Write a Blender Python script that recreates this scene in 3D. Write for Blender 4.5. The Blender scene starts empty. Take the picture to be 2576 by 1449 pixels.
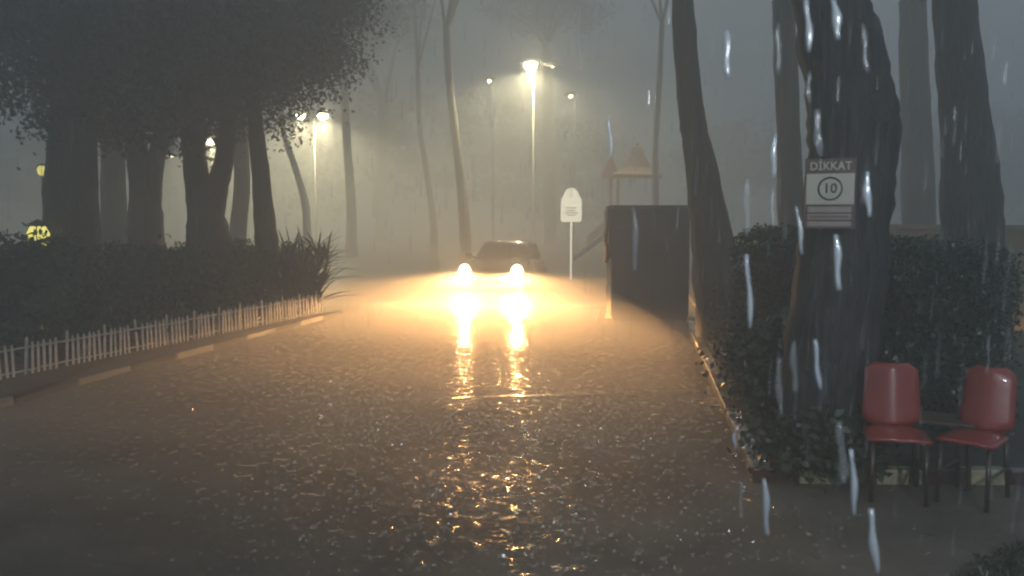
import bpy, bmesh, math, random
import numpy as np
from mathutils import Vector, Matrix, Euler
R = math.radians
rnd = random.Random(7)
NP = np.random.default_rng(11)
sc = bpy.context.scene
COL = sc.collection

# ---------------------------------------------------------------- camera
CAM_H, FPX, IW, IH = 1.85, 2200.0, 2576.0, 1449.0      # survey units: pixels of a 2576-wide copy of the photo
cd = bpy.data.cameras.new('camera'); cam = bpy.data.objects.new('camera', cd); COL.objects.link(cam)
sc.camera = cam
cd.sensor_width = 36; cd.lens = 36*FPX/IW; cd.clip_start = .05; cd.clip_end = 600
cam.location = (0, 0, CAM_H)
cam.rotation_euler = Euler((R(90-4.45), 0, R(8.35)))
cd.dof.use_dof = True; cd.dof.focus_distance = 13.0; cd.dof.aperture_fstop = 2.0
MC = cam.rotation_euler.to_matrix()

# ---------------------------------------------------------------- world, exposure
w = bpy.data.worlds.new('World'); sc.world = w; w.use_nodes = True
nt = w.node_tree; nt.nodes.clear()
wo = nt.nodes.new('ShaderNodeOutputWorld'); bg = nt.nodes.new('ShaderNodeBackground')
tc = nt.nodes.new('ShaderNodeTexCoord'); sp = nt.nodes.new('ShaderNodeSeparateXYZ'); cr = nt.nodes.new('ShaderNodeValToRGB')
nt.links.new(tc.outputs['Generated'], sp.inputs[0]); nt.links.new(sp.outputs['Z'], cr.inputs[0])
cr.color_ramp.elements[0].color = (.125, .152, .168, 1); cr.color_ramp.elements[0].position = 0.0
cr.color_ramp.elements[1].color = (.150, .195, .232, 1); cr.color_ramp.elements[1].position = .8
nt.links.new(cr.outputs[0], bg.inputs[0]); bg.inputs[1].default_value = 1.95
nt.links.new(bg.outputs[0], wo.inputs[0])
sc.view_settings.view_transform = 'Standard'; sc.view_settings.look = 'None'
sc.view_settings.exposure = .14; sc.view_settings.gamma = 1; sc.view_settings.use_curve_mapping = False
sc.cycles.volume_bounces = 2; sc.cycles.max_bounces = 6; sc.cycles.transparent_max_bounces = 12
sc.cycles.filter_width = 2.2
sc.cycles.sample_clamp_indirect = 3
sc.cycles.caustics_reflective = False; sc.cycles.caustics_refractive = False
HAZE = .036

# ---------------------------------------------------------------- helpers
def ray(px, py):
    return MC @ Vector(((px-IW/2)/FPX, (IH/2-py)/FPX, -1.0))
def at(px, py, z=0.0):                       # where a sight line meets height z
    d = ray(px, py); t = (z-CAM_H)/d.z
    return Vector((d.x*t, d.y*t, z))
def dp(px, py, depth):                       # a point at a given distance along the view
    return Vector((0, 0, CAM_H)) + ray(px, py)*depth
def tag(o, label=None, cat=None, group=None, kind=None):
    if label: o['label'] = label
    if cat: o['category'] = cat
    if group: o['group'] = group
    if kind: o['kind'] = kind
    return o
def empty(name, loc=(0, 0, 0), rz=0):
    o = bpy.data.objects.new(name, None); COL.objects.link(o); o.location = loc; o.rotation_euler = (0, 0, rz)
    o.empty_display_size = .1
    return o
def link(name, me, mat, parent=None, loc=(0, 0, 0)):
    if mat and not me.materials: me.materials.append(mat)
    o = bpy.data.objects.new(name, me); COL.objects.link(o); o.location = loc
    if parent: o.parent = parent
    return o
class MB:
    def __init__(s): s.v = []; s.f = []
    def add(s, vs, fs):
        k = len(s.v); s.v += [tuple(v) for v in vs]; s.f += [tuple(i+k for i in f) for f in fs]; return s
    def box(s, a, b):
        (x0, y0, z0), (x1, y1, z1) = a, b
        return s.add([(x0,y0,z0),(x1,y0,z0),(x1,y1,z0),(x0,y1,z0),(x0,y0,z1),(x1,y0,z1),(x1,y1,z1),(x0,y1,z1)],
                     [(0,3,2,1),(4,5,6,7),(0,1,5,4),(1,2,6,5),(2,3,7,6),(3,0,4,7)])
    def tube(s, pts, rad, n=8, cap=True, jit=0, flat=1.0):
        pts = [Vector(p) for p in pts]
        if not hasattr(rad, '__len__'): rad = [rad]*len(pts)
        k = len(s.v); ref = Vector((0.13, 1, .07)).normalized()
        for i, p in enumerate(pts):
            t = (pts[min(i+1, len(pts)-1)]-pts[max(i-1, 0)]).normalized()
            if abs(t.dot(ref)) > .95: ref = Vector((1, .1, 0)).normalized()
            u = t.cross(ref).normalized(); q = t.cross(u)
            for j in range(n):
                a = 2*math.pi*j/n; r = rad[i]*(1+(rnd.uniform(-jit, jit) if jit else 0))
                s.v.append(tuple(p+u*math.cos(a)*r+q*math.sin(a)*r*flat))
        for i in range(len(pts)-1):
            for j in range(n):
                a = k+i*n+j; b = k+i*n+(j+1) % n
                s.f.append((a, b, b+n, a+n))
        if cap:
            s.f.append(tuple(k+j for j in range(n))[::-1]); s.f.append(tuple(k+(len(pts)-1)*n+j for j in range(n)))
        return s
    def loft(s, secs, closed=True, cap=True):
        n = len(secs[0]); k = len(s.v)
        for q in secs: s.v += [tuple(p) for p in q]
        for i in range(len(secs)-1):
            for j in range(n if closed else n-1):
                a = k+i*n+j; b = k+i*n+(j+1) % n
                s.f.append((a, b, b+n, a+n))
        if cap:
            s.f.append(tuple(k+j for j in range(n))[::-1]); s.f.append(tuple(k+(len(secs)-1)*n+j for j in range(n)))
        return s
    def prism(s, outline, y0, y1):            # outline in (x,z), extruded along y
        n = len(outline)
        return s.add([(x, y0, z) for x, z in outline]+[(x, y1, z) for x, z in outline],
                     [tuple(range(n)), tuple(range(2*n-1, n-1, -1))]+[(i, i+n, (i+1) % n+n, (i+1) % n) for i in range(n)])
    def mesh(s, name, smooth=False, bevel=0):
        me = bpy.data.meshes.new(name); me.from_pydata(s.v, [], s.f); me.update()
        bm = bmesh.new(); bm.from_mesh(me)
        bmesh.ops.recalc_face_normals(bm, faces=bm.faces)
        if bevel: bmesh.ops.bevel(bm, geom=list(bm.edges), offset=bevel, segments=2, profile=.6, affect='EDGES')
        bm.to_mesh(me); bm.free()
        if smooth: me.polygons.foreach_set('use_smooth', [True]*len(me.polygons))
        return me
    def build(s, name, mat, parent=None, smooth=False, bevel=0, loc=(0, 0, 0)):
        return link(name, s.mesh(name, smooth, bevel), mat, parent, loc)
def quads_np(name, V, mat, parent=None, n=4):
    V = np.asarray(V, dtype=np.float32); nv = len(V); nf = nv//n
    me = bpy.data.meshes.new(name)
    me.vertices.add(nv); me.vertices.foreach_set('co', V.ravel())
    me.loops.add(nv); me.loops.foreach_set('vertex_index', np.arange(nv, dtype=np.int32))
    me.polygons.add(nf); me.polygons.foreach_set('loop_start', np.arange(0, nv, n, dtype=np.int32))
    me.polygons.foreach_set('loop_total', np.full(nf, n, dtype=np.int32))
    me.update(calc_edges=True); me.validate()
    return link(name, me, mat, parent)
def leaf_verts(P, size, up=0.0, aspect=.5, var=.4):
    n = len(P)
    A = NP.normal(size=(n, 3)); A[:, 2] += up; A /= np.linalg.norm(A, axis=1)[:, None]
    B = NP.normal(size=(n, 3)); B -= (A*B).sum(1)[:, None]*A; B /= np.linalg.norm(B, axis=1)[:, None]
    S = (size*(1+var*NP.uniform(-1, 1, n)))[:, None]
    V = np.stack([P-A*S*.5, P+B*S*.5*aspect, P+A*S*.5, P-B*S*.5*aspect], 1)
    return V.reshape(-1, 3)
def clump_points(center, rx, ry, rz, ncl, per, spread, low=-1.0):
    C = []
    while len(C) < ncl:
        p = NP.uniform(-1, 1, 3)
        if .1 < (p**2).sum() < 1 and p[2] > low: C.append(p)
    C = np.array(C)*[rx, ry, rz]
    P = np.repeat(C, per, 0)+NP.normal(size=(ncl*per, 3))*[spread, spread, spread*.6]
    return P+np.array(center)

# ---------------------------------------------------------------- materials
def mat(name, col=(.5,.5,.5), rough=.6, metal=0, spec=.5, coat=0, noise=None, bump=None, emit=None, estr=1, coat_rough=.06):
    m = bpy.data.materials.new(name); m.use_nodes = True; t = m.node_tree; b = t.nodes['Principled BSDF']
    b.inputs['Base Color'].default_value = (*col, 1); b.inputs['Roughness'].default_value = rough
    b.inputs['Metallic'].default_value = metal; b.inputs['Specular IOR Level'].default_value = spec
    b.inputs['Coat Weight'].default_value = coat; b.inputs['Coat Roughness'].default_value = coat_rough
    tcn = t.nodes.new('ShaderNodeTexCoord')
    if noise:                                   # (scale, colour2, xyz stretch)
        mp = t.nodes.new('ShaderNodeMapping'); mp.inputs['Scale'].default_value = noise[2]
        t.links.new(tcn.outputs['Object'], mp.inputs[0])
        n = t.nodes.new('ShaderNodeTexNoise'); n.inputs['Scale'].default_value = noise[0]; n.inputs['Detail'].default_value = 6
        r = t.nodes.new('ShaderNodeValToRGB'); r.color_ramp.elements[0].position = .35; r.color_ramp.elements[1].position = .65
        r.color_ramp.elements[0].color = (*col, 1); r.color_ramp.elements[1].color = (*noise[1], 1)
        t.links.new(mp.outputs[0], n.inputs['Vector']); t.links.new(n.outputs[0], r.inputs[0]); t.links.new(r.outputs[0], b.inputs['Base Color'])
    if bump:                                    # (scale, distance, stretch)
        mp = t.nodes.new('ShaderNodeMapping'); mp.inputs['Scale'].default_value = bump[2]
        t.links.new(tcn.outputs['Object'], mp.inputs[0])
        n = t.nodes.new('ShaderNodeTexNoise'); n.inputs['Scale'].default_value = bump[0]; n.inputs['Detail'].default_value = 8
        bp = t.nodes.new('ShaderNodeBump'); bp.inputs['Distance'].default_value = bump[1]; bp.inputs['Strength'].default_value = 1
        t.links.new(mp.outputs[0], n.inputs['Vector']); t.links.new(n.outputs[0], bp.inputs['Height']); t.links.new(bp.outputs[0], b.inputs['Normal'])
    if emit:
        b.inputs['Emission Color'].default_value = (*emit, 1); b.inputs['Emission Strength'].default_value = estr
    return m
def rain_surface(name, col, col2, rough, wave, ring, coat_rough, base_bump=.002, ringscale=7.0, cw=1.0):
    """wet ground: grain below, a rippled film of water on top"""
    m = bpy.data.materials.new(name); m.use_nodes = True; t = m.node_tree; L = t.links.new; N = t.nodes.new
    b = t.nodes['Principled BSDF']; b.inputs['Roughness'].default_value = rough
    tcn = N('ShaderNodeTexCoord'); V = tcn.outputs['Object']
    n1 = N('ShaderNodeTexNoise'); n1.inputs['Scale'].default_value = .9; n1.inputs['Detail'].default_value = 8; L(V, n1.inputs['Vector'])
    r = N('ShaderNodeValToRGB'); r.color_ramp.elements[0].position = .35; r.color_ramp.elements[1].position = .68
    r.color_ramp.elements[0].color = (*col, 1); r.color_ramp.elements[1].color = (*col2, 1)
    L(n1.outputs[0], r.inputs[0]); L(r.outputs[0], b.inputs['Base Color'])
    g = N('ShaderNodeTexNoise'); g.inputs['Scale'].default_value = 90; g.inputs['Detail'].default_value = 3; L(V, g.inputs['Vector'])
    bb = N('ShaderNodeBump'); bb.inputs['Distance'].default_value = base_bump; L(g.outputs[0], bb.inputs['Height']); L(bb.outputs[0], b.inputs['Normal'])
    def M(op, a, bb_, c=None):
        q = N('ShaderNodeMath'); q.operation = op
        for i, x in enumerate((a, bb_, c)):
            if x is None: continue
            if isinstance(x, (int, float)): q.inputs[i].default_value = x
            else: L(x, q.inputs[i])
        return q.outputs[0]
    hs = None
    for k, sc_ in enumerate((ringscale, ringscale*.47)):
        mp = N('ShaderNodeMapping'); mp.inputs['Location'].default_value = (k*3.7, k*1.3, 0); mp.inputs['Scale'].default_value = (1, 1, 0); L(V, mp.inputs[0])
        v = N('ShaderNodeTexVoronoi'); v.inputs['Scale'].default_value = sc_; L(mp.outputs[0], v.inputs['Vector'])
        sn = M('SINE', M('MULTIPLY', v.outputs['Distance'], 26.0), None)
        h = M('MULTIPLY', M('MULTIPLY', sn, M('POWER', M('SUBTRACT', 1.0, M('MINIMUM', v.outputs['Distance'], 1.0)), 3.0)), ring/(k+1)**-.5)
        hs = h if hs is None else M('ADD', hs, h)
    for s_, a_ in ((3.0, 1.6), (9.0, .7), (28.0, .28)):
        n = N('ShaderNodeTexNoise'); n.inputs['Scale'].default_value = s_; n.inputs['Detail'].default_value = 2; L(V, n.inputs['Vector'])
        hs = M('ADD', hs, M('MULTIPLY', n.outputs[0], wave*a_))
    cb = N('ShaderNodeBump'); cb.inputs['Distance'].default_value = 1.0; L(hs, cb.inputs['Height'])
    if cw < 1:                                  # the water film is broken: shiny beads and puddles on duller asphalt
        sn_ = N('ShaderNodeTexNoise'); sn_.inputs['Scale'].default_value = 11; sn_.inputs['Detail'].default_value = 4; L(V, sn_.inputs['Vector'])
        s2_ = N('ShaderNodeMapRange'); s2_.inputs['From Min'].default_value = .56; s2_.inputs['From Max'].default_value = .63
        s2_.inputs['To Min'].default_value = cw; s2_.inputs['To Max'].default_value = 1.0; L(sn_.outputs[0], s2_.inputs['Value']); L(s2_.outputs[0], b.inputs['Coat Weight'])
    else: b.inputs['Coat Weight'].default_value = 1
    if name == 'flood_water':
        for l_ in list(b.inputs['Coat Weight'].links): t.links.remove(l_)
        b.inputs['Coat Weight'].default_value = cw
    b.inputs['Coat IOR'].default_value = 1.34
    rn = N('ShaderNodeTexNoise'); rn.inputs['Scale'].default_value = 1.6; rn.inputs['Detail'].default_value = 5; L(V, rn.inputs['Vector'])
    rm = N('ShaderNodeMapRange'); rm.inputs['From Min'].default_value = .38; rm.inputs['From Max'].default_value = .62
    rm.inputs['To Min'].default_value = coat_rough; rm.inputs['To Max'].default_value = coat_rough*3.2; L(rn.outputs[0], rm.inputs['Value']); L(rm.outputs[0], b.inputs['Coat Roughness'])
    L(cb.outputs[0], b.inputs['Coat Normal'])
    b.inputs['Specular IOR Level'].default_value = .08
    return m
M = {}
M['road'] = rain_surface('wet_asphalt', (.078,.066,.055), (.150,.125,.100), .75, .010, .0034, .07, cw=.05)
M['water'] = rain_surface('flood_water', (.020,.017,.014), (.030,.026,.021), .4, .0010, .0006, .03, .0005, cw=.35)
M['bump'] = rain_surface('smooth_wet_asphalt', (.035,.033,.032), (.06,.056,.052), .5, .0030, .0012, .12, cw=.7)
M['soil'] = mat('soil', (.018,.016,.012), .7, noise=(4, (.035,.03,.022), (1,1,1)), bump=(14, .03, (1,1,1)))
M['bark'] = mat('wet_bark', (.012,.012,.013), .6, coat=.0, coat_rough=.3, noise=(5, (.032,.030,.029), (3,3,.5)), bump=(9, .05, (2.5,2.5,.35)))
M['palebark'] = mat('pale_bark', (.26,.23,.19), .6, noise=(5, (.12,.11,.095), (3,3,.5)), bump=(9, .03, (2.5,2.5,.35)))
M['leaf'] = mat('dark_leaves', (.016,.028,.014), .5, noise=(2.5, (.035,.05,.022), (1,1,1)))
M['leaf2'] = mat('hedge_leaves', (.012,.024,.015), .36, noise=(3, (.035,.06,.03), (1,1,1)))
M['needles'] = mat('pine_needles', (.014,.024,.016), .6, noise=(1.5, (.03,.045,.025), (1,1,1)))
M['hull'] = mat('twigs', (.010,.011,.009), .9, bump=(10, .08, (1,1,1)))
M['white'] = mat('white_paint', (.80,.76,.70), .4, noise=(6, (.55,.50,.44), (1,1,1)))
M['kerb_pale'] = mat('kerb_pale_yellow', (.50,.44,.28), .3, noise=(8, (.28,.24,.16), (1,1,1)), bump=(30, .006, (1,1,1)), coat=.7)
M['kerb_left'] = mat('kerb_pale_grey', (.15,.14,.12), .6, noise=(6, (.10,.095,.085), (1,1,1)), bump=(30, .005, (1,1,1)), coat=.1)
M['kerb_dark'] = mat('kerb_dark_red', (.05,.014,.012), .3, noise=(8, (.05,.02,.018), (1,1,1)), bump=(30, .006, (1,1,1)), coat=.7)
M['kerb_black'] = mat('kerb_dark_grey', (.03,.028,.026), .8, noise=(8, (.03,.03,.03), (1,1,1)), bump=(30, .005, (1,1,1)), coat=0, spec=.15)
M['steel'] = mat('galvanised_steel', (.16,.16,.15), .5, .3, noise=(5, (.11,.11,.10), (1,1,.2)))
M['darkmetal'] = mat('dark_painted_metal', (.022,.027,.032), .45, 0, noise=(2, (.035,.04,.045), (1,1,.3)))
M['tarp'] = mat('dark_tarpaulin', (.018,.021,.025), .5, bump=(5, .05, (1,1,.4)))
M['black'] = mat('black_rubber', (.012,.012,.012), .6)
M['carpaint'] = mat('dark_car_paint', (.03,.028,.03), .25, .3, coat=1, noise=(1, (.034,.032,.034), (1,1,1)))
M['glass'] = mat('car_glass', (.012,.014,.016), .06, spec=.8)
M['chrome'] = mat('chrome', (.6,.6,.6), .15, 1)
M['sign_glow'] = mat('cream_sign_added_glow', (.80,.74,.58), .4, emit=(1,.93,.70), estr=1.2, noise=(3, (.70,.64,.50), (1,1,1)))  # added glow: brightness that no lamp in the scene gives panel and pole
M['grey_print'] = mat('grey_print', (.10,.11,.10), .5)
M['red_print'] = mat('dark_red_print', (.10,.048,.042), .45, noise=(10, (.08,.04,.037), (1,1,1)))
M['pink_print'] = mat('faded_pink_panel', (.34,.28,.25), .45, noise=(10, (.28,.23,.21), (1,1,1)))
M['plate'] = mat('sign_white', (.56,.51,.42), .4, noise=(7, (.46,.42,.35), (1,1,1)))
M['ink'] = mat('black_print', (.02,.02,.022), .5)
M['redplastic'] = mat('red_plastic', (.27,.027,.016), .35, coat=.5, noise=(3, (.22,.022,.015), (1,1,1)), bump=(4, .004, (1,1,1)))
M['wood'] = mat('wet_brown_wood', (.035,.018,.011), .35, noise=(4, (.06,.03,.018), (5,5,.6)), bump=(12, .004, (4,4,.4)), coat=.4)
M['roof_orange'] = mat('orange_brown_roof', (.70,.46,.30), .5, noise=(3, (.6,.38,.24), (1,1,1)))
M['toy_red'] = mat('red_play_panel', (.30,.15,.13), .4, noise=(3, (.3,.04,.03), (1,1,1)))
M['toy_blue'] = mat('blue_slide', (.06,.10,.42), .35, noise=(3, (.05,.08,.3), (1,1,1)))
M['wallp'] = mat('pale_wall', (.30,.27,.19), .8, noise=(1.2, (.24,.22,.16), (1,1,1)), bump=(8, .01, (1,1,1)))
M['rope'] = mat('dark_cable', (.02,.018,.016), .5)
M['grass'] = mat('wet_grass', (.025,.035,.02), .4, noise=(6, (.05,.06,.04), (1,1,1)))
def lampmat(name, col, s):
    m = bpy.data.materials.new(name); m.use_nodes = True; t = m.node_tree; t.nodes.clear()
    o = t.nodes.new('ShaderNodeOutputMaterial'); e = t.nodes.new('ShaderNodeEmission'); e.inputs[0].default_value = (*col, 1); e.inputs[1].default_value = s
    t.links.new(e.outputs[0], o.inputs[0]); return m
HL = (1.0, .50, .17); SL = (1.0, .87, .52)
M['headlens'] = lampmat('headlight_lens', (1.0, .66, .28), 50)
M['lamp_hot'] = lampmat('bright_lamp_lens', SL, 260)
M['lamp_mid'] = lampmat('lamp_lens', SL, 16)
M['lamp_dim'] = lampmat('dim_lamp_lens', (1.0, .92, .70), 1.5)
M['lantern'] = lampmat('yellow_lantern_glass', (1.0, .90, .22), 1.3)
def splash_mat(name, tr, gl, col):
    m = bpy.data.materials.new(name); m.use_nodes = True; t = m.node_tree; t.nodes.clear(); N = t.nodes.new; L = t.links.new
    o = N('ShaderNodeOutputMaterial'); a = N('ShaderNodeBsdfTranslucent'); a.inputs[0].default_value = (*col, 1)
    g = N('ShaderNodeBsdfGlossy'); g.inputs['Roughness'].default_value = .22; g.inputs[0].default_value = (.9, .9, .9, 1)
    d = N('ShaderNodeBsdfDiffuse'); d.inputs[0].default_value = (*col, 1)
    m1 = N('ShaderNodeMixShader'); m1.inputs[0].default_value = .45; L(a.outputs[0], m1.inputs[1]); L(d.outputs[0], m1.inputs[2])
    m2 = N('ShaderNodeMixShader'); m2.inputs[0].default_value = gl; L(m1.outputs[0], m2.inputs[1]); L(g.outputs[0], m2.inputs[2])
    x = N('ShaderNodeBsdfTransparent'); m3 = N('ShaderNodeMixShader'); m3.inputs[0].default_value = tr; L(x.outputs[0], m3.inputs[1]); L(m2.outputs[0], m3.inputs[2])
    L(m3.outputs[0], o.inputs[0]); return m
M['splash'] = splash_mat('splash_water', .42, .5, (.8, .8, .8))
M['rain'] = splash_mat('raindrop', .30, .3, (.85, .92, 1.0))
M['plastic'] = splash_mat('white_plastic', 1.0, .08, (.85,.78,.66))
M['drip'] = splash_mat('running_water', .80, .3, (.85, .92, 1.0))
M['dripfaint'] = splash_mat('thin_running_water', .16, .3, (.85, .92, 1.0))

def sheet(name, x0, x1, y0, y1, nx, ny, m, zf, kind='structure'):
    xs = np.linspace(x0, x1, nx+1); ys = np.linspace(y0, y1, ny+1)
    V = [(x, y, zf(x, y)) for y in ys for x in xs]
    F = [(j*(nx+1)+i, j*(nx+1)+i+1, (j+1)*(nx+1)+i+1, (j+1)*(nx+1)+i) for j in range(ny) for i in range(nx)]
    mb = MB(); mb.v = V; mb.f = F
    return tag(mb.build(name, m, smooth=True), kind=kind)
def sst(a, b, x):
    t = min(1, max(0, (x-a)/(b-a))); return t*t*(3-2*t)

# ================================================================ SETTING
ground = tag(MB().box((-75, -14, -.9), (75, 100, -.36)).build('ground', M['soil']), kind='structure')
POOL = 16.6
def pool_edge(x): return POOL+.35*math.sin(x*.9+1)+.12*math.sin(x*3.1)
def road_z(x, y):
    z = -.32*sst(17.2, 19.5, y)-.012*sst(POOL-.1, POOL+.6, y)
    z += .012*math.sin(x*.7+y*.5)*sst(20, 12, y)*0+.010*math.sin(y*1.7+x*.35)*(1-sst(14, 16, y))
    return z
road = sheet('road', -40, 16, -3, 70, 56, 220, M['road'], road_z)
# standing flood water around the car, its near edge wavering across the road
xs = np.linspace(-40, 16, 140); rows = []
for k, yy in enumerate([0, .5, 1.5, 4, 8, 16, 30, 53]):
    rows.append([(x, pool_edge(x)+yy if yy < 53 else 69.5, .010-(.010 if k == 0 else 0)) for x in xs])
mb = MB(); mb.loft(rows, closed=False, cap=False); tag(mb.build('water', M['water'], smooth=True), kind='structure')
# speed bump: a rounded ridge across the road
b0, b1 = at(870, 1012), at(1745, 985)
secs = []
for i in range(41):
    t = i/40; p = b0.lerp(b1, t); secs.append([(p.x, p.y+dy*.24, .012*0-.03+ (.03+.013*math.sin(math.pi*t)**.35)*(math.cos(dy*math.pi/2)))
        for dy in np.linspace(-1, 1, 9)])
mb = MB(); mb.loft(secs, closed=False, cap=False); tag(mb.build('speed_bump', M['bump'], smooth=True), kind='structure')

# left planting bed with kerb
fa, fb = at(-330, 1031, .05), at(812, 790, .05)            # line of the fence foot
ka, kb = at(-420, 1135), at(826, 799)            # line of the kerb foot
mb = MB(); o = [(ka.x, ka.y), (kb.x, kb.y), (kb.x-1.2, kb.y+.9), (-60, kb.y+1.5), (-60, ka.y)]
n = len(o); mb.add([(x, y, -.3) for x, y in o]+[(x, y, .075) for x, y in o], [tuple(range(n, 2*n)), tuple(range(n))[::-1]]+[(i, (i+1) % n, (i+1) % n+n, i+n) for i in range(n)])
bedl = tag(mb.build('planting_bed', M['soil']), kind='structure')
d = (kb-ka); Lk = d.length; u = d.normalized(); nrm = Vector((u.y, -u.x, 0))
kerbl = tag(empty('left_kerb', ka), kind='structure')
k = 0; s = 0
blk = {}
while s < Lk-.3:
    ln = .95
    key = k % 2
    if key not in blk:
        q = MB().box((0, -.02, -.12), (ln-.02, .13, .075)); blk[key] = q.mesh('kerb_stone', bevel=.012)
    o = link('kerb_stone', blk[key], M['kerb_left'] if key else M['kerb_black'], kerbl, (u*s+nrm*.015))
    o.location.z = 0
    o.rotation_euler = (rnd.uniform(-.01, .01), 0, math.atan2(u.y, u.x)); s += ln; k += 1

# right planting bed with kerb (corner near the chairs)
c0 = at(1893, 1212); c1 = at(2900, 1222)
cx = c0.x
bedr_pts = [(cx+.08, c0.y+.05), (c1.x, c1.y+.05), (60, c1.y+1), (60, 60), (cx+.35, 60), (cx+.35, 15.4), (cx+.08, 15.4)]
mb = MB(); o = bedr_pts; n = len(o)
mb.add([(x, y, -.3) for x, y in o]+[(x, y, .085) for x, y in o], [tuple(range(n, 2*n)), tuple(range(n))[::-1]]+[(i, (i+1) % n, (i+1) % n+n, i+n) for i in range(n)])
bedr = tag(mb.build('tree_bed', M['soil']), kind='structure')
kerbr = tag(empty('right_kerb', c0), kind='structure')
sm = {}
def kstone(key, mm, ln, p, rz, hgt=.095):
    kk = (key, round(ln, 2))
    if kk not in sm: sm[kk] = MB().box((0, 0, -.12), (ln-.015, .12, hgt)).mesh('kerb_stone', bevel=.012)
    o = link('kerb_stone', sm[kk], mm, kerbr, (Vector(p)-c0)); o.rotation_euler = (0, rnd.uniform(-.008, .008), rz); o.location.z += rnd.uniform(-.004, .004)
# facing the viewer
dd = (c1-c0); dd.z = 0; uu = dd.normalized(); rz = math.atan2(uu.y, uu.x); s = 0
seq = [('d', .33), ('p', .31), ('d', .23), ('p', .33), ('d', .30)]+[('p' if i % 2 else 'd', .30) for i in range(1, 6)]
for key, ln in seq:
    kstone(key, M['kerb_pale'] if key == 'p' else M['kerb_dark'], ln, c0+uu*s, rz); s += ln
# running away along the road
s = .02
k = 0
while s < 15.3-c0.y:
    kstone('p' if k % 2 == 0 else 'd', M['kerb_pale'] if k % 2 == 0 else M['kerb_dark'], .40, (cx+.12, c0.y+s+.02, 0), math.pi/2, .10); s += .40; k += 1

# ================================================================ HEADLIGHTS / LAMPS
def lamp(kind, loc, power, col, radius=.08, size=150, blend=.3, rot=(0, 0, 0), parent=None):
    ld = bpy.data.lights.new('lamp_light', kind); ld.energy = power; ld.color = col; ld.shadow_soft_size = radius
    if kind == 'SPOT': ld.spot_size = R(size); ld.spot_blend = blend
    o = bpy.data.objects.new('lamp_light', ld); COL.objects.link(o); o.location = loc; o.rotation_euler = rot
    if parent: o.parent = parent
    return o
def headbeam(ld, strength=1.0):
    """dipped beam: bright below a level cut-off, wide to the sides"""
    ld.use_nodes = True; t = ld.node_tree; t.nodes.clear(); N = t.nodes.new; L = t.links.new
    o = N('ShaderNodeOutputLight'); e = N('ShaderNodeEmission'); L(e.outputs[0], o.inputs[0])
    tcn = N('ShaderNodeTexCoord'); s = N('ShaderNodeSeparateXYZ'); L(tcn.outputs['Normal'], s.inputs[0])
    mr = N('ShaderNodeMapRange'); mr.interpolation_type = 'SMOOTHSTEP'
    mr.inputs['From Min'].default_value = -.035; mr.inputs['From Max'].default_value = .03
    mr.inputs['To Min'].default_value = 1.0; mr.inputs['To Max'].default_value = .008
    L(s.outputs['Y'], mr.inputs['Value'])
    m2 = N('ShaderNodeMapRange'); m2.interpolation_type = 'SMOOTHSTEP'      # strongest just under the cut-off
    m2.inputs['From Min'].default_value = -.32; m2.inputs['From Max'].default_value = -.05
    m2.inputs['To Min'].default_value = .05; m2.inputs['To Max'].default_value = 1.0
    L(s.outputs['Y'], m2.inputs['Value'])
    mm = N('ShaderNodeMath'); mm.operation = 'MULTIPLY'; L(mr.outputs[0], mm.inputs[0]); L(m2.outputs[0], mm.inputs[1])
    m3 = N('ShaderNodeMapRange'); m3.inputs['From Min'].default_value = .1; m3.inputs['From Max'].default_value = .98      # fuller ahead than to the sides
    m3.inputs['To Min'].default_value = .16; m3.inputs['To Max'].default_value = 1.0
    ab = N('ShaderNodeMath'); ab.operation = 'ABSOLUTE'; L(s.outputs['Z'], ab.inputs[0]); L(ab.outputs[0], m3.inputs['Value'])
    m4 = N('ShaderNodeMath'); m4.operation = 'MULTIPLY'; L(mm.outputs[0], m4.inputs[0]); L(m3.outputs[0], m4.inputs[1]); L(m4.outputs[0], e.inputs['Strength'])

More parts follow.
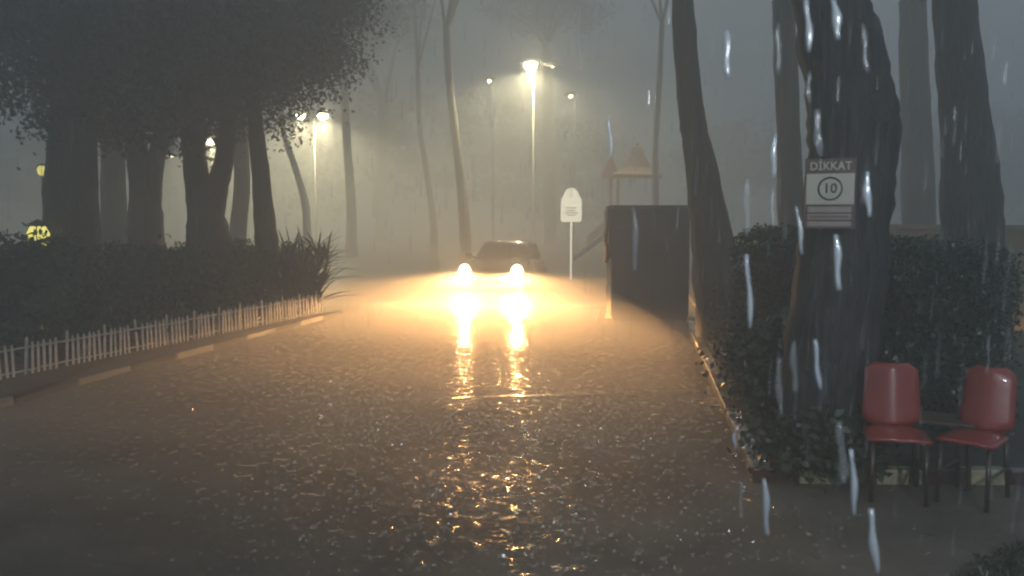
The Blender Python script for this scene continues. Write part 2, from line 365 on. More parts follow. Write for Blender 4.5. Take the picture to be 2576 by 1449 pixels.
# ================================================================ CAR
def build_car():
    p = at(1236, 731)
    car = empty('car', (p.x+.10, p.y+2.05, -.20), R(-3))
    tag(car, 'dark hatchback with both headlights blazing, wading through the flooded road', 'car')
    st = [(-2.12,.55,.34,.58),(-2.06,.74,.24,.66),(-1.92,.84,.20,.76),(-1.55,.88,.19,.87),(-1.15,.90,.19,.93),(-.85,.90,.19,.97),(0,.91,.19,.99),(1.2,.90,.19,.99),(1.8,.87,.22,.97),(2.06,.78,.30,.86)]
    secs = []
    for y, hw, zb, zt in st:
        half = [(hw*.86, zb), (hw*.98, zb+.09), (hw, (zb+zt)/2-.02), (hw*.99, (zb+zt)/2+.10), (hw*.95, zt-.07), (hw*.82, zt-.01), (hw*.45, zt+.025)]
        secs.append([(x, y, z) for x, z in half]+[(-x, y, z) for x, z in half[::-1]])
    MB().loft(secs).build('body', M['carpaint'], car, smooth=True)
    cab = [(-1.0,.72,.70,.955,.97),(-.42,.74,.60,.96,1.36),(-.15,.75,.60,.96,1.44),(.45,.75,.60,.96,1.47),(1.1,.74,.58,.96,1.43),(1.5,.72,.56,.96,1.30),(1.9,.70,.64,.95,.97)]
    secs = []
    for y, wb, wt, zb, zt in cab:
        zm = zb+(zt-zb)*.5
        half = [(wb, zb), ((wb+wt)/2+.01, zm), (wt+.02, zt-.04), (wt*.85, zt), (wt*.4, zt+.02)]
        secs.append([(x, y, z) for x, z in half]+[(-x, y, z) for x, z in half[::-1]])
    MB().loft(secs).build('cabin', M['carpaint'], car, smooth=True)
    MB().add([(-.64,-.99,.985),(.64,-.99,.985),(.56,-.45,1.352),(-.56,-.45,1.352),(-.64,-.97,.96),(.64,-.97,.96),(.56,-.42,1.33),(-.56,-.42,1.33)],
             [(0,1,2,3),(4,7,6,5),(0,4,5,1),(1,5,6,2),(2,6,7,3),(3,7,4,0)]).build('windscreen', M['glass'], car)
    for sx in (-1, 1):
        q = [(sx*.755,-.62,1.0),(sx*.765,1.35,1.0),(sx*.645,1.15,1.36),(sx*.645,-.18,1.37)]
        MB().add(q+[(x-sx*.03, y, z) for x, y, z in q], [(0,1,2,3),(4,7,6,5),(0,4,5,1),(1,5,6,2),(2,6,7,3),(3,7,4,0)]).build('side_window', M['glass'], car)
        mir = MB(); mir.tube([(sx*.78,-.62,1.0),(sx*.86,-.62,1.03),(sx*.90,-.62,1.05),(sx*1.03,-.60,1.05),(sx*1.06,-.60,1.05)], [.03,.03,.085,.085,.03], 10)
        mir.build('mirror', M['carpaint'], car, smooth=True)
        for yy in (-1.32, 1.32):
            wh = empty('wheel', (sx*.80, yy, .31)); wh.parent = car
            MB().tube([(-.10,0,0),(-.10,0,0.0001),(.10,0,0.0001)], .31, 20).build('tyre', M['black'], wh)
            MB().tube([(-.11,0,0),(.11,0,0)], .19, 14).build('rim', M['chrome'], wh)
        hl = empty('headlight', (sx*.70, -2.0, .67)); hl.parent = car
        MB().tube([(-sx*.17,.0,.0),(-sx*.09,-.04,.01),(sx*.06,-.03,.02),(sx*.14,.06,.04)], [.06,.085,.09,.05], 12).build('housing', M['chrome'], hl, smooth=True)
        MB().tube([(0,-.09,.01),(0,-.115,.01),(0,-.13,.01)], [.21,.19,.09], 16, flat=.75).build('lens', M['headlens'], hl, smooth=True)
        l = lamp('SPOT', (0, -.16, .01), 10500, HL, .08, 170, .25, (R(90-1), 0, R(180)), hl); headbeam(l.data)
    MB().box((-.42,-2.135,.50),(.42,-2.06,.60)).build('grille', M['black'], car, bevel=.01)
    MB().box((-.26,-2.15,.37),(.26,-2.12,.48)).build('number_plate', M['white'], car, bevel=.004)
    MB().box((-.60,-2.11,.25),(.60,-2.03,.34)).build('lower_intake', M['black'], car, bevel=.01)
    for x0 in (-.45, .1):
        MB().tube([(x0,-1.02,.99),(x0+.42,-.93,1.045)], .008, 6).build('wiper', M['black'], car)
    MB().add([(-.60,-1.6,.885),(.60,-1.6,.885),(.66,-1.02,.975),(-.66,-1.02,.975),(-.60,-1.6,.897),(.60,-1.6,.897),(.66,-1.02,.987),(-.66,-1.02,.987)],
             [(0,3,2,1),(4,5,6,7),(0,1,5,4),(1,2,6,5),(2,3,7,6),(3,0,4,7)]).build('bonnet', M['carpaint'], car, bevel=.004)
build_car()

# ================================================================ STREET LAMPS
def street_lamp(x, y, depth, heads, label, poleoff=0, ph=None, brightpole=True):
    """heads: list of (dx pixels, dy pixels, power, lens material, size)"""
    top = dp(x+poleoff, y, depth); base = Vector((top.x, top.y, -.3))
    g = empty('street_lamp', base); tag(g, label, 'street lamp', 'street lamps in the haze')
    H = top.z+.3
    pk = 1.0 if max(h_[2] for h_ in heads) > 1000 else .5
    MB().tube([(0,0,0),(0,0,.9),(0,0,.95),(0,0,H-.05)], [.11*pk,.11*pk,.07*pk,.045*pk], 10).build('pole', M['steel'], g, smooth=True)
    ppm = FPX/depth
    for dx, dy, pw, lm, size in heads:
        q = dp(x+dx, y+dy, depth)-base
        side = 1 if q.x > 0 else -1
        arm0 = Vector((0, 0, H-.15))
        MB().tube([arm0, Vector((q.x*.5, q.y*.5, q.z+.16)), Vector((q.x, q.y, q.z+.12))], .03, 8).build('arm', M['steel'], g, smooth=True)
        hd = empty('lamp_head', q); hd.parent = g
        MB().tube([(-side*.32,0,.12),(-side*.16,0,.11),(side*.16,0,.10),(side*.34,0,.09)], [.04,.10,.11,.04], 10, flat=.7).build('lamp_housing', M['steel'], hd, smooth=True)
        MB().tube([(0,0,.06),(0,0,.03),(0,0,-size*.5),(0,0,-size*.85)], [size*.8,size,size*.8,size*.25], 12).build('lens', lm, hd, smooth=True)
        if pw: lamp('SPOT', (0, 0, -size*.9-.02), pw, SL, .12, 165, .35, (0, 0, 0), hd)
LP = .85
street_lamp(1342, 150, 34, [(-7,13,3800*LP,M['lamp_hot'],.25),(48,18,0,M['lamp_mid'],.05)], 'tallest brightest street lamp, above and right of the car')
street_lamp(784, 290, 50, [(-28,0,5500*LP,M['lamp_hot'],.25),(28,0,6500*LP,M['lamp_hot'],.30)], 'street lamp with two glowing heads, right of the left hand trees', 6)
street_lamp(534, 350, 66, [(-3,5,9000*LP,M['lamp_hot'],.36)], 'bright street lamp seen between the forked trunk stems')
street_lamp(548, 376, 74, [(-4,6,0,M['lamp_mid'],.16)], 'small lamp just below the bright one between the forked stems')
street_lamp(1240, 196, 44, [(-9,8,160,M['lamp_mid'],.11)], 'small white street lamp left of the tallest lamp')
street_lamp(1446, 236, 46, [(-10,6,120,M['lamp_mid'],.12)], 'small street lamp right of the tallest lamp, above the cream sign')
street_lamp(716, 320, 62, [(-8,6,160,M['lamp_mid'],.13)], 'small street lamp just left of the twin headed lamp')
street_lamp(440, 388, 72, [(-8,6,160,M['lamp_mid'],.13)], 'small street lamp left of the forked trunk')
street_lamp(1030, 366, 70, [(-14,4,60,M['lamp_dim'],.20)], 'faint street lamp behind and left of the slim leaning pine')
street_lamp(1431, 334, 74, [(-4,4,30,M['lamp_dim'],.16)], 'faintest far street lamp straight above the cream sign')
# yellow lanterns on the left
def lantern(px, py, depth, rad, power, label, ph):
    q = dp(px, py, depth); g = empty('garden_lantern', (q.x, q.y, .05)); tag(g, label, 'lantern', 'yellow lanterns among the left trees')
    z = q.z-.05
    MB().tube([(0,0,0),(0,0,z-rad*1.1)], .035, 8).build('post', M['darkmetal'], g)
    secs = []
    mb = MB()
    for k, (zz, rr) in enumerate([(-1,.55),(-.7,.85),(0,1.0),(.7,.85),(1,.5)]): pass
    mb.tube([(0,0,z-rad),(0,0,z-rad*.6),(0,0,z+rad*.1),(0,0,z+rad*.8)], [rad*.55,rad*.8,rad*.95,rad*.6], 8).build('lantern_glass', M['lantern'], g)
    MB().tube([(0,0,z+rad*.8),(0,0,z+rad*.95),(0,0,z+rad*1.4)], [rad*1.05,rad*.9,.01], 8).build('cap', M['darkmetal'], g)
    for j in range(4):
        a = j*math.pi/2+.5; MB().tube([(math.cos(a)*rad*.6,math.sin(a)*rad*.6,z-rad),(math.cos(a)*rad,math.sin(a)*rad,z+rad*.1),(math.cos(a)*rad*.66,math.sin(a)*rad*.66,z+rad*.8)], rad*.05, 5).build('bar', M['darkmetal'], g)
    if power: lamp('POINT', (0, 0, z), power, (1, .85, .25), rad*1.1, parent=g)
lantern(106, 428, 24, .14, 45, 'yellow lantern at the left edge, the higher of two', 0)
lantern(96, 592, 14.5, .19, 8, 'yellow lantern at the left edge, the lower of two, half hidden by leaves', 0)

# ================================================================ TREES
def stem(mb, pts, depth, n=14, sub=5, jit=.05, shift=0):
    P = [dp(x, y, depth) for x, y, w_ in pts]; Rr = [w_/2*depth/FPX for x, y, w_ in pts]
    Q, RR = [], []
    for i in range(len(P)-1):
        p0 = P[max(i-1, 0)]; p1 = P[i]; p2 = P[i+1]; p3 = P[min(i+2, len(P)-1)]
        for k in range(sub):
            t = k/sub
            Q.append(.5*((2*p1)+(-p0+p2)*t+(2*p0-5*p1+4*p2-p3)*t*t+(-p0+3*p1-3*p2+p3)*t**3)); RR.append(Rr[i]*(1-t)+Rr[i+1]*t)
    Q.append(P[-1]); RR.append(Rr[-1])
    RR = [r*(1+.02*math.sin(i*.9)+rnd.uniform(-.008, .008)) for i, r in enumerate(RR)]
    mb.tube(Q, RR, n, jit=jit)
    return Q
def tree(name, stems, depth, label, group, bark='bark', leafm='leaf', crown=None, ground=None, nleaf=6000, lsize=.12, cl=70, spread=.4):
    """stems: lists of (x, y, width) sight points; crown: (dx, dy, z centre, rx, rz)"""
    bx = stems[0][0]; foot = dp(bx[0], bx[1], depth); foot = Vector((foot.x, foot.y, .02 if ground is None else ground))
    g = empty(name, foot)
    tag(g, label, 'tree', group)
    mb = MB(); top = None
    for k, s_ in enumerate(stems):
        if k == 0:                                # carry the trunk down to the soil
            yb = IH/2-(foot-Vector((0,0,CAM_H))).dot(MC @ Vector((0,1,0)))/depth*FPX
            if s_[0][1] < yb-10: s_ = [(s_[0][0], yb+6, s_[0][2]*1.35)]+list(s_)
        Q = stem(mb, s_, depth); top = Q[-1] if top is None else top
        tops.append(Q[-1]) if False else None
        # reach up into the crown
        if crown:
            c = Vector((foot.x+crown[0], foot.y+crown[1], crown[2]))
            r0 = s_[-1][2]/2*depth/FPX
            e = Q[-1]; 
            for j in range(5):
                tgt = c+Vector((rnd.uniform(-.7,.7)*crown[3], rnd.uniform(-.7,.7)*crown[3], rnd.uniform(-.5,.6)*crown[4]))
                mid = e.lerp(tgt, .5)+Vector((0,0,.3)); mb.tube([e-Vector((0,0,.3)), mid, tgt], [r0*.6, r0*.35, r0*.1], 7)
    mb.v = [tuple(Vector(v)-foot) for v in mb.v]
    mb.build('trunk', M[bark], g, smooth=True)
    if crown:
        c = (crown[0], crown[1], crown[2]-foot.z)
        P = clump_points(c, crown[3], crown[3], crown[4], cl, nleaf//cl, spread)
        tag(quads_np('crown', leaf_verts(P, lsize, aspect=.55), M[leafm], g), kind='stuff')
    return g
tops = []
GL = 'dark trees in the left planting bed'
tree('broad_tree', [[(182,640,138),(180,450,124),(188,250,108),(196,80,92),(204,-160,80)]], 15.2, 'thickest dark tree trunk at the far left, beside the yellow lanterns', GL, crown=(.4,.2,6.1,3.0,2.9), nleaf=34000, cl=170, lsize=.115, spread=.36)
tree('broad_tree', [[(288,640,66),(284,420,58),(276,240,54)]], 24, 'faint tree trunk just right of the thickest left trunk', GL, crown=(0,0,8.4,3.4,3.2), nleaf=14000, lsize=.15, spread=.6)
tree('broad_tree', [[(368,640,92),(366,540,84),(356,460,60),(340,340,50),(328,220,46)],[(370,560,64),(388,430,44),(408,320,40),(420,220,36)]], 19, 'grey forked tree left of the darker forked tree', GL, crown=(.1,0,6.3,3.0,2.9), nleaf=30000, cl=150, lsize=.12, spread=.36)
tree('broad_tree', [[(528,640,118),(520,560,98),(500,480,64),(488,380,58),(482,280,56),(478,120,50)],[(528,560,70),(545,480,56),(566,390,46),(574,290,44),(582,120,40)]], 16.9, 'dark tree forked low into two stems with a lamp glowing between', GL, crown=(0,0,6.2,2.9,3.0), nleaf=34000, cl=170, lsize=.115, spread=.36)
tree('broad_tree', [[(598,600,44),(608,480,40),(606,380,40),(598,260,40)]], 26, 'pale grey slim tree behind the fork, between it and the rightmost left trunk', GL, crown=(-.6,0,8.6,2.7,3.2), nleaf=14000, lsize=.15, spread=.6)
tree('broad_tree', [[(672,640,62),(664,540,52),(654,420,44),(642,310,38),(636,230,36),(630,80,34)]], 17.0, 'rightmost dark trunk of the left bed, above the spiky shrub', GL, crown=(-.6,.2,6.4,2.3,2.8), nleaf=60000, cl=300, lsize=.08, spread=.36)
tree('broad_tree', [[(-180,640,120),(-170,400,110),(-160,200,100)]], 13.0, 'tree at the left frame edge with leaf sprays hanging into view', GL, crown=(.35,.3,6.1,2.3,2.2), nleaf=4500, cl=46, lsize=.14, spread=.3)

GP = 'pines fading into the haze beyond the road'
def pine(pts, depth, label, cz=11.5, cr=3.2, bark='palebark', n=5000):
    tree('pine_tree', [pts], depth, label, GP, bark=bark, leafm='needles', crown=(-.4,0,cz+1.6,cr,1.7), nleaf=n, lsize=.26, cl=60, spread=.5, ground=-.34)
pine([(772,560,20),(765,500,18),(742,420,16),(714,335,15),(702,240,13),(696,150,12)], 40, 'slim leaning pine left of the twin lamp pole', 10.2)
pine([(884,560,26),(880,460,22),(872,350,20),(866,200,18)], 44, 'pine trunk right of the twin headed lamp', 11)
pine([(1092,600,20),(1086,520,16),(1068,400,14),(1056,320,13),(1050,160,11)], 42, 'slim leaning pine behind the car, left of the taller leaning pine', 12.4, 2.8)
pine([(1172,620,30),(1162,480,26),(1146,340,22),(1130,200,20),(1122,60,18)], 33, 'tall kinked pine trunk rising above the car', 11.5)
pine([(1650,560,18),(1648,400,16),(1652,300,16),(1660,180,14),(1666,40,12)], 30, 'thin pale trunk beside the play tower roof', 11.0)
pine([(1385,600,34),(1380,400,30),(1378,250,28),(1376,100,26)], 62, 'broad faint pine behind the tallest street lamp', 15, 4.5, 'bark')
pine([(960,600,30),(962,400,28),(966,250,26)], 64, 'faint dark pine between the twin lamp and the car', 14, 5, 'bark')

GR = 'trees in the right hand bed'
tree('roadside_tree', [[(2072,1175,262),(2078,1090,244),(2090,900,232),(2112,700,222),(2128,560,214),(2140,430,216),(2144,300,222),(2122,160,206),(2092,20,184),(2060,-130,165),(2035,-330,150)]], 6.7,
     'nearest and thickest trunk on the right, carrying the warning sign', GR, crown=(-.2,.2,7.2,2.6,1.7), ground=.05, nleaf=5000)
tree('roadside_tree', [[(1838,900,170),(1818,780,140),(1796,640,112),(1772,480,86),(1748,340,68),(1734,240,62),(1722,80,58),(1712,-100,52)]], 13.2,
     'dark leaning trunk just right of the dark cabinet', GR, crown=(0,0,8.2,2.6,2.2), ground=.05, nleaf=5000)
tree('roadside_tree', [[(1992,800,80),(1990,600,66),(1986,400,60),(1978,200,58),(1970,0,54)]], 15.5,
     'pale grey trunk half hidden behind the sign tree', GR, crown=(.5,0,9.2,2.6,2.2), ground=.05, nleaf=4000)
tree('roadside_tree', [[(2448,900,190),(2446,650,152),(2443,500,144),(2428,300,120),(2410,120,108),(2396,-60,100)]], 11.0,
     'wide grey trunk at the far right, behind the hedge', GR, crown=(.3,0,7.7,2.4,2.0), ground=.05, nleaf=5000)
tree('roadside_tree', [[(2318,800,96),(2312,600,84),(2308,400,76),(2300,200,70),(2296,0,64)]], 21.0,
     'faint trunk between the sign tree and the wide far right trunk', GR, crown=(.3,0,10,3,2.5), ground=.05, nleaf=4000)

# far wood, one mass
P = []
for i in range(46):
    t = rnd.uniform(0, 1); q = dp(-300+t*3200, 553, 78+rnd.uniform(-3, 6)); r = rnd.uniform(3.2, 5.5)
    P.append(clump_points((q.x, q.y, rnd.uniform(4, 10)), r, r, rnd.uniform(3, 5.5), 16, 45, .6))
tag(quads_np('distant_wood', leaf_verts(np.concatenate(P), .6, aspect=.7), M['needles']), 'far dark belt of woodland dissolving in the fog behind everything', 'woodland', kind='stuff')

# ================================================================ SHRUBS AND HEDGES
def shrub(c, rx, ry, h, label, group, n=2600, ls=.07, seedcl=26):
    g = empty('shrub', c); tag(g, label, 'shrub', group)
    mb = MB()
    for j in range(9):
        a = rnd.uniform(0, 6.28); r = rnd.uniform(.2, .8)
        mb.tube([(0,0,0),(math.cos(a)*rx*r*.5,math.sin(a)*ry*r*.5,h*.45),(math.cos(a)*rx*r,math.sin(a)*ry*r,h*.85)], [.03,.02,.008], 6)
    mb.build('stem', M['hull'], g)
    # inner mass + leaves
    P1 = clump_points((0, 0, h*.48), rx*.85, ry*.85, h*.5, seedcl, n//seedcl, .17)
    P2 = NP.normal(size=(n, 3)); P2 /= np.linalg.norm(P2, axis=1)[:, None]; P2 *= (NP.uniform(.5, .98, n)[:, None]); P2 = P2*[rx, ry, h*.5]+[0, 0, h*.5]
    Pp = np.concatenate([P1, P2]); Pp = Pp[Pp[:, 2] > .02]
    tag(quads_np('foliage', leaf_verts(Pp, ls*1.3, aspect=.6), M['leaf'], g), kind='stuff')
    return g
SG = 'dark shrubs behind the low fence'
spots = [(-60, 12.2, 1.0, 1.75, 'leftmost'), (110, 12.6, 1.0, 1.62, 'second from the left'), (270, 13.7, 1.0, 1.50, 'third from the left'), (400, 14.9, .95, 1.38, 'fourth from the left'),
         (500, 16.2, .9, 1.38, 'below the low fork'), (610, 16.9, .9, 1.45, 'between the fork and the rightmost trunk'), (690, 17.4, .8, 1.3, 'under the rightmost trunk')]
for x, dpt, r, h, wh in spots:
    q = dp(x, 640, dpt); shrub((q.x, q.y, .06), r, r*.8, h, 'dark rounded shrub in the left bed, '+wh, SG)
fl = ['nearest the left frame edge', 'just behind the near pickets', 'behind the middle pickets', 'further along the pickets', 'behind the far pickets']
for i, t in enumerate((.22, .36, .50, .64, .78)):
    q = fa.lerp(fb, t)+Vector((-.95, .75, 0)); shrub((q.x, q.y, .06), .75, .6, .72+.1*(i % 2), 'low dark bush hugging the picket fence, '+fl[i], SG, n=1800)
# spiky shrub at the end of the fence
def blade(mb, base, a, tilt, ln, wd, droop):
    d = Vector((math.cos(a), math.sin(a), 0)); s = Vector((-d.y, d.x, 0)); pts = []
    for k in range(6):
        t = k/5; p = Vector(base)+d*(math.sin(tilt)*ln*t+droop*.5*t*t*ln)+Vector((0, 0, math.cos(tilt)*ln*t-droop*t*t*ln*.6))
        ww = wd*(math.sin(math.pi*min(1, .18+t*.82))**.7)
        pts.append((p-s*ww, p+s*ww, p+Vector((0,0,-ww*.5))))
    k = len(mb.v)
    for a_, b_, c_ in pts: mb.v += [tuple(a_), tuple(c_), tuple(b_)]
    for i in range(5):
        for j in range(2): mb.f.append((k+i*3+j, k+i*3+j+1, k+i*3+4+j, k+i*3+3+j))
for (x, y, lab, hh, nb) in ((768, 800, 'tall spiky shrub with curved fronds at the far end of the picket fence', 1.45, 24), (716, 806, 'smaller spiky shrub left of the tall frond shrub', 1.2, 14)):
    q = at(x, y); g = empty('spiky_shrub', (q.x-.15, q.y+.5, .05)); tag(g, lab, 'shrub', 'frond shrubs ending the left bed')
    for j in range(nb):
        mb = MB(); a = rnd.uniform(0, 6.28)
        h0 = rnd.uniform(.1, .75)*hh; ox, oy = rnd.uniform(-.38, .38), rnd.uniform(-.3, .3)
        mb.tube([(0,0,0),(ox*.6,oy*.6,h0*.6),(ox,oy,h0)], .014, 5)
        for m_ in range(12):
            blade(mb, (ox, oy, h0), a+m_*.52+rnd.uniform(-.3,.3), rnd.uniform(.05, 1.1), rnd.uniform(.30, .62)*hh, .022, rnd.uniform(.1, .8))
        mb.build('frond', M['leaf'], g)
# clipped hedges on the right
def hedge(pts, thick, h, label, n, ls, base=.05, bulge=.06):
    p0, p1 = Vector(pts[0]), Vector(pts[1]); d = (p1-p0); L_ = d.length; u = d.normalized(); a = math.atan2(u.y, u.x)
    g = empty('clipped_hedge', (p0.x, p0.y, base), a); tag(g, label, 'hedge', 'clipped hedges on the right')
    hull = MB()
    nx = max(6, int(L_/.25))
    secs = []
    for i in range(nx+1):
        x = .08+(L_-.16)*i/nx; e = .0
        j = [rnd.uniform(-.03, .03) for _ in range(6)]
        t = thick/2-.07; secs.append([(x,-t+j[0],0),(x,-t+j[1],h*.55),(x,-t*.9+j[2],h-.1),(x,t*.9+j[3],h-.1),(x,t+j[4],h*.55),(x,t+j[5],0)])
    hull.loft(secs).build('branch_core', M['hull'], g)
    f = NP.uniform(0, 1, n); X = NP.uniform(0, L_, n); Y = NP.uniform(-thick/2, thick/2, n); Z = NP.uniform(0, h, n)
    face = NP.choice(4, n, p=[.5, .27, .11, .12]); off = NP.normal(0, .035, n)
    bm_ = .04*np.sin(X*4.1)+.03*np.sin(Z*6+X*2)
    Y = np.where(face == 0, -thick/2+off-bm_, Y); Z = np.where(face == 1, h+off+bm_*.7, Z); X = np.where(face == 2, off, X); X = np.where(face == 3, L_+off*1.5+bm_, X)
    top = (Z > h-.12); Z = np.where(top, Z-.10*((np.abs(Y)/(thick/2))**6), Z)
    V = leaf_verts(np.stack([X, Y, Z], 1), ls, aspect=.6)
    tag(quads_np('foliage', V, M['leaf2'], g), kind='stuff')
    # twigs that stick out
    m2 = MB()
    for i in range(60):
        x = rnd.uniform(0, L_); z0 = h-.05; m2.tube([(x, rnd.uniform(-.3,.3)*thick, z0-.1),(x+rnd.uniform(-.06,.06), rnd.uniform(-.4,.4)*thick, z0+rnd.uniform(.03,.14))], .004, 4)
    m2.build('twig', M['leaf2'], g)
    return g
hedge([dp(1884, 700, 10.2), dp(2120, 700, 9.6)], 1.0, 1.62, 'square clipped hedge left of the sign tree, beside the leaning trunk', 14000, .05)
hedge([dp(2170, 700, 8.1), dp(2520, 700, 7.5)], 1.1, 1.53, 'wet glinting hedge right of the sign tree, behind the red chairs', 26000, .045)
def lowbush(px, py, depth, rx, h, lab): 
    q = dp(px, py, depth); shrub((q.x, q.y, .06), rx, rx*.8, h, lab, 'low dark bushes beside the right kerb', n=3200, ls=.05)
lowbush(1905, 900, 11.2, .38, 1.0, 'dark bush at the foot of the leaning trunk')
lowbush(1935, 1000, 8.8, .34, .95, 'dark bush at the kerb between leaning trunk and sign tree')
lowbush(1985, 1080, 7.3, .32, .85, 'dark bush at the kerb left of the sign tree foot')
lowbush(2060, 1150, 6.3, .26, .25, 'low ivy tuft in front of the sign tree foot')
# pale wall beyond the hedge
q0, q1 = dp(2228, 600, 17), dp(2700, 600, 13)
dv = (q1-q0); g = empty('pale_wall', (q0.x, q0.y, .05), math.atan2(dv.y, dv.x)); tag(g, 'low pale garden wall showing past the right hedge', 'wall')
Lw = Vector((dv.x, dv.y, 0)).length
MB().box((0, 0, 0), (Lw, .22, 1.62)).build('wall_body', M['wallp'], g)
MB().box((-.04, -.05, 1.622), (Lw+.04, .27, 1.72)).build('coping', M['wallp'], g, bevel=.01)

# grass, bottom right corner
P = []
for i in range(5600):
    px, py = rnd.uniform(2330, 2760), rnd.uniform(1300, 1560)
    if (px-2330)/246 + (py-1449)/130 < .42+rnd.uniform(-.12, .12): continue
    q = at(px, py); P.append((q.x, q.y, .012+rnd.uniform(0, .05)))
tag(quads_np('grass', leaf_verts(np.array(P), .07, up=.6, aspect=.16), M['grass']), 'patch of wet weeds and grass in the bottom right corner', 'grass', kind='stuff')

# ================================================================ PICKET FENCE
fd = fb-fa; FL = fd.length; fu = fd.normalized(); fence = empty('picket_fence', (fa.x, fa.y, .075), math.atan2(fu.y, fu.x))
tag(fence, 'low white picket edging along the left bed', 'fence')
HP = .40
def picket_mesh(h, wd):
    return MB().add([(-wd,-.007,0),(wd,-.007,0),(wd,-.007,h-.035),(0,-.007,h),(-wd,-.007,h-.035),(-wd,.007,0),(wd,.007,0),(wd,.007,h-.035),(0,.007,h),(-wd,.007,h-.035)],
        [(0,1,2,3,4),(9,8,7,6,5),(0,5,6,1),(1,6,7,2),(2,7,8,3),(3,8,9,4),(4,9,5,0)]).mesh('picket')
pm = [picket_mesh(HP, .016), picket_mesh(HP-.015, .015), picket_mesh(HP+.06, .018)]
for m_ in pm: m_.materials.append(M['white'])
x = 0; k = 0
while x < FL-.02:
    post = (k % 7 == 0)
    if not (k % 7 == 6 and rnd.random() < .5):
        o = link('picket', pm[2] if post else pm[k % 2], None, fence, (x, 0 if not post else .012, -.02))
        o.rotation_euler = (rnd.uniform(-.05, .05), rnd.uniform(-.05, .05), 0)
    x += .088+rnd.uniform(-.008, .008); k += 1
npan = int(FL/.69)
for i in range(npan):
    for z, nm in ((.055, 'lower_rail'), (HP-.09, 'upper_rail')):
        o = MB().box((.01, .008, -.010), (.67, .020, .010)).build(nm, M['white'], fence, loc=(i*.69, 0, z+rnd.uniform(-.01, .01))); o.rotation_euler = (0, rnd.uniform(-.012, .012), 0)

# ================================================================ CABINET, POST, CABLE
q = at(1540, 806); cl_, cr_ = at(1538, 806), at(1732, 806)
ang = math.atan2((cr_-cl_).y, (cr_-cl_).x); W = (cr_-cl_).length; Hc = 293*q.length/FPX*.985
cab = empty('utility_cabinet', cl_, ang); tag(cab, 'tall dark square cabinet standing at the right roadside', 'cabinet')
MB().box((0, 0, .08), (W, .75, Hc-.06)).build('cabinet_body', M['darkmetal'], cab, bevel=.012)
MB().box((.03, .03, 0), (W-.03, .72, .082)).build('plinth', M['black'], cab)
MB().box((-.02, -.03, Hc-.058), (W+.02, .78, Hc)).build('lid', M['darkmetal'], cab, bevel=.01)
for i in range(2):
    x0 = .05+i*(W-.1)/2
    dr = MB().box((x0, -.018, .14), (x0+(W-.1)/2-.012, -.002, Hc-.12)).build('door', M['darkmetal'], cab, bevel=.004)
    hx = W/2+(-.08 if i == 0 else .06)
    MB().box((hx, -.045, 1.0), (hx+.02, -.019, 1.16)).build('handle', M['black'], dr)
# tarpaulin flap over its left edge
secs = []
for i in range(9):
    z = Hc-.02-i*(Hc-1.08)/8; o_ = -.045-.045*sst(0, 4, i)-.02*math.sin(i*1.7)
    secs.append([(o_, -.02, z), (o_-.012, .3, z), (o_, .76, z), (o_+.025, .76, z), (o_+.025, -.02, z)])
MB().loft(secs).build('tarpaulin', M['tarp'], cab, smooth=True)
q = at(1531, 803); g = empty('plastic_strip', q, ang); tag(g, 'ragged white plastic strip hanging down the cabinet left edge, lit through by the headlights', 'plastic strip')
mb = MB(); NZ = 22
for k in range(NZ+1):
    z = .02+1.12*k/NZ; wv = .048+.012*math.sin(k*1.9)+.014*math.sin(k*.7+1)
    if k < 4: wv *= 1.25+.2*math.sin(k*3)
    for u_ in (-1, -.4, .3, 1): mb.v.append((wv*u_+.008*math.sin(k*1.1), -.03+.012*math.sin(u_*4+k*.8), z))
for k in range(NZ):
    for c_ in range(3): a = k*4+c_; mb.f.append((a, a+1, a+5, a+4))
mb.build('sheet', M['plastic'], g, smooth=True)
MB().tube([(-.06,-.03,1.145),(.09,-.03,1.145)], .008, 6).build('hanger', M['steel'], g)
g = empty('barrier_cable', at(1532, 790)); tag(g, 'thin dark cable stretched left from the cabinet foot over the water', 'cable')
A = at(1532, 790); pts = []
for i in range(12):
    t = i/11; p = dp(1532-112*t, 772+6*t-3*math.sin(t*3), 16.6); pts.append(p-A)
MB().tube(pts, .006, 6).build('cable', M['rope'], g)
p0, p1 = dp(1510, 777, 16.5)-A, at(1499, 808)-A
MB().tube([p0, p1], .013, 6).build('prop_stick', M['white'], g)

# ================================================================ CREAM SIGN ON A POLE
def text_mesh(s, size, extr=.002, name='lettering'):
    c = bpy.data.curves.new(name, 'FONT'); c.body = s; c.size = size; c.extrude = extr; c.align_x = 'CENTER'; c.align_y = 'CENTER'; c.resolution_u = 3; c.offset = size*.015
    o = bpy.data.objects.new(name, c); COL.objects.link(o); bpy.context.view_layer.update()
    me = bpy.data.meshes.new_from_object(o.evaluated_get(bpy.context.evaluated_depsgraph_get()))
    bpy.data.objects.remove(o); me.materials.clear(); return me
def face(o, p, target=(0, 0)):
    o.rotation_euler = (0, 0, math.atan2(target[1]-p.y, target[0]-p.x)+math.pi/2)
q = at(1436, 704, 0); dS = (q-Vector((0,0,CAM_H))).dot(MC @ Vector((0,0,-1)))
sx = dS/FPX
g = empty('cream_sign', (q.x, q.y, -.3)); face(g, q); tag(g, 'cream round topped sign on a thin pole right of the car', 'sign')
zt = CAM_H+(553-474)*sx+.3; zb = CAM_H-(558-553)*sx+.3; hw = 26*sx
MB().tube([(0,.03,0),(0,.03,zb+.5)], .028, 8).build('pole', M['sign_glow'], g, smooth=True)
out = [(-hw*.88, zb), (hw*.88, zb), (hw, zb+.06), (hw, zb+(zt-zb)*.66), (hw*.97, zb+(zt-zb)*.70), (hw*.80, zb+(zt-zb)*.74)]
rr = hw*.74; cz = zt-rr
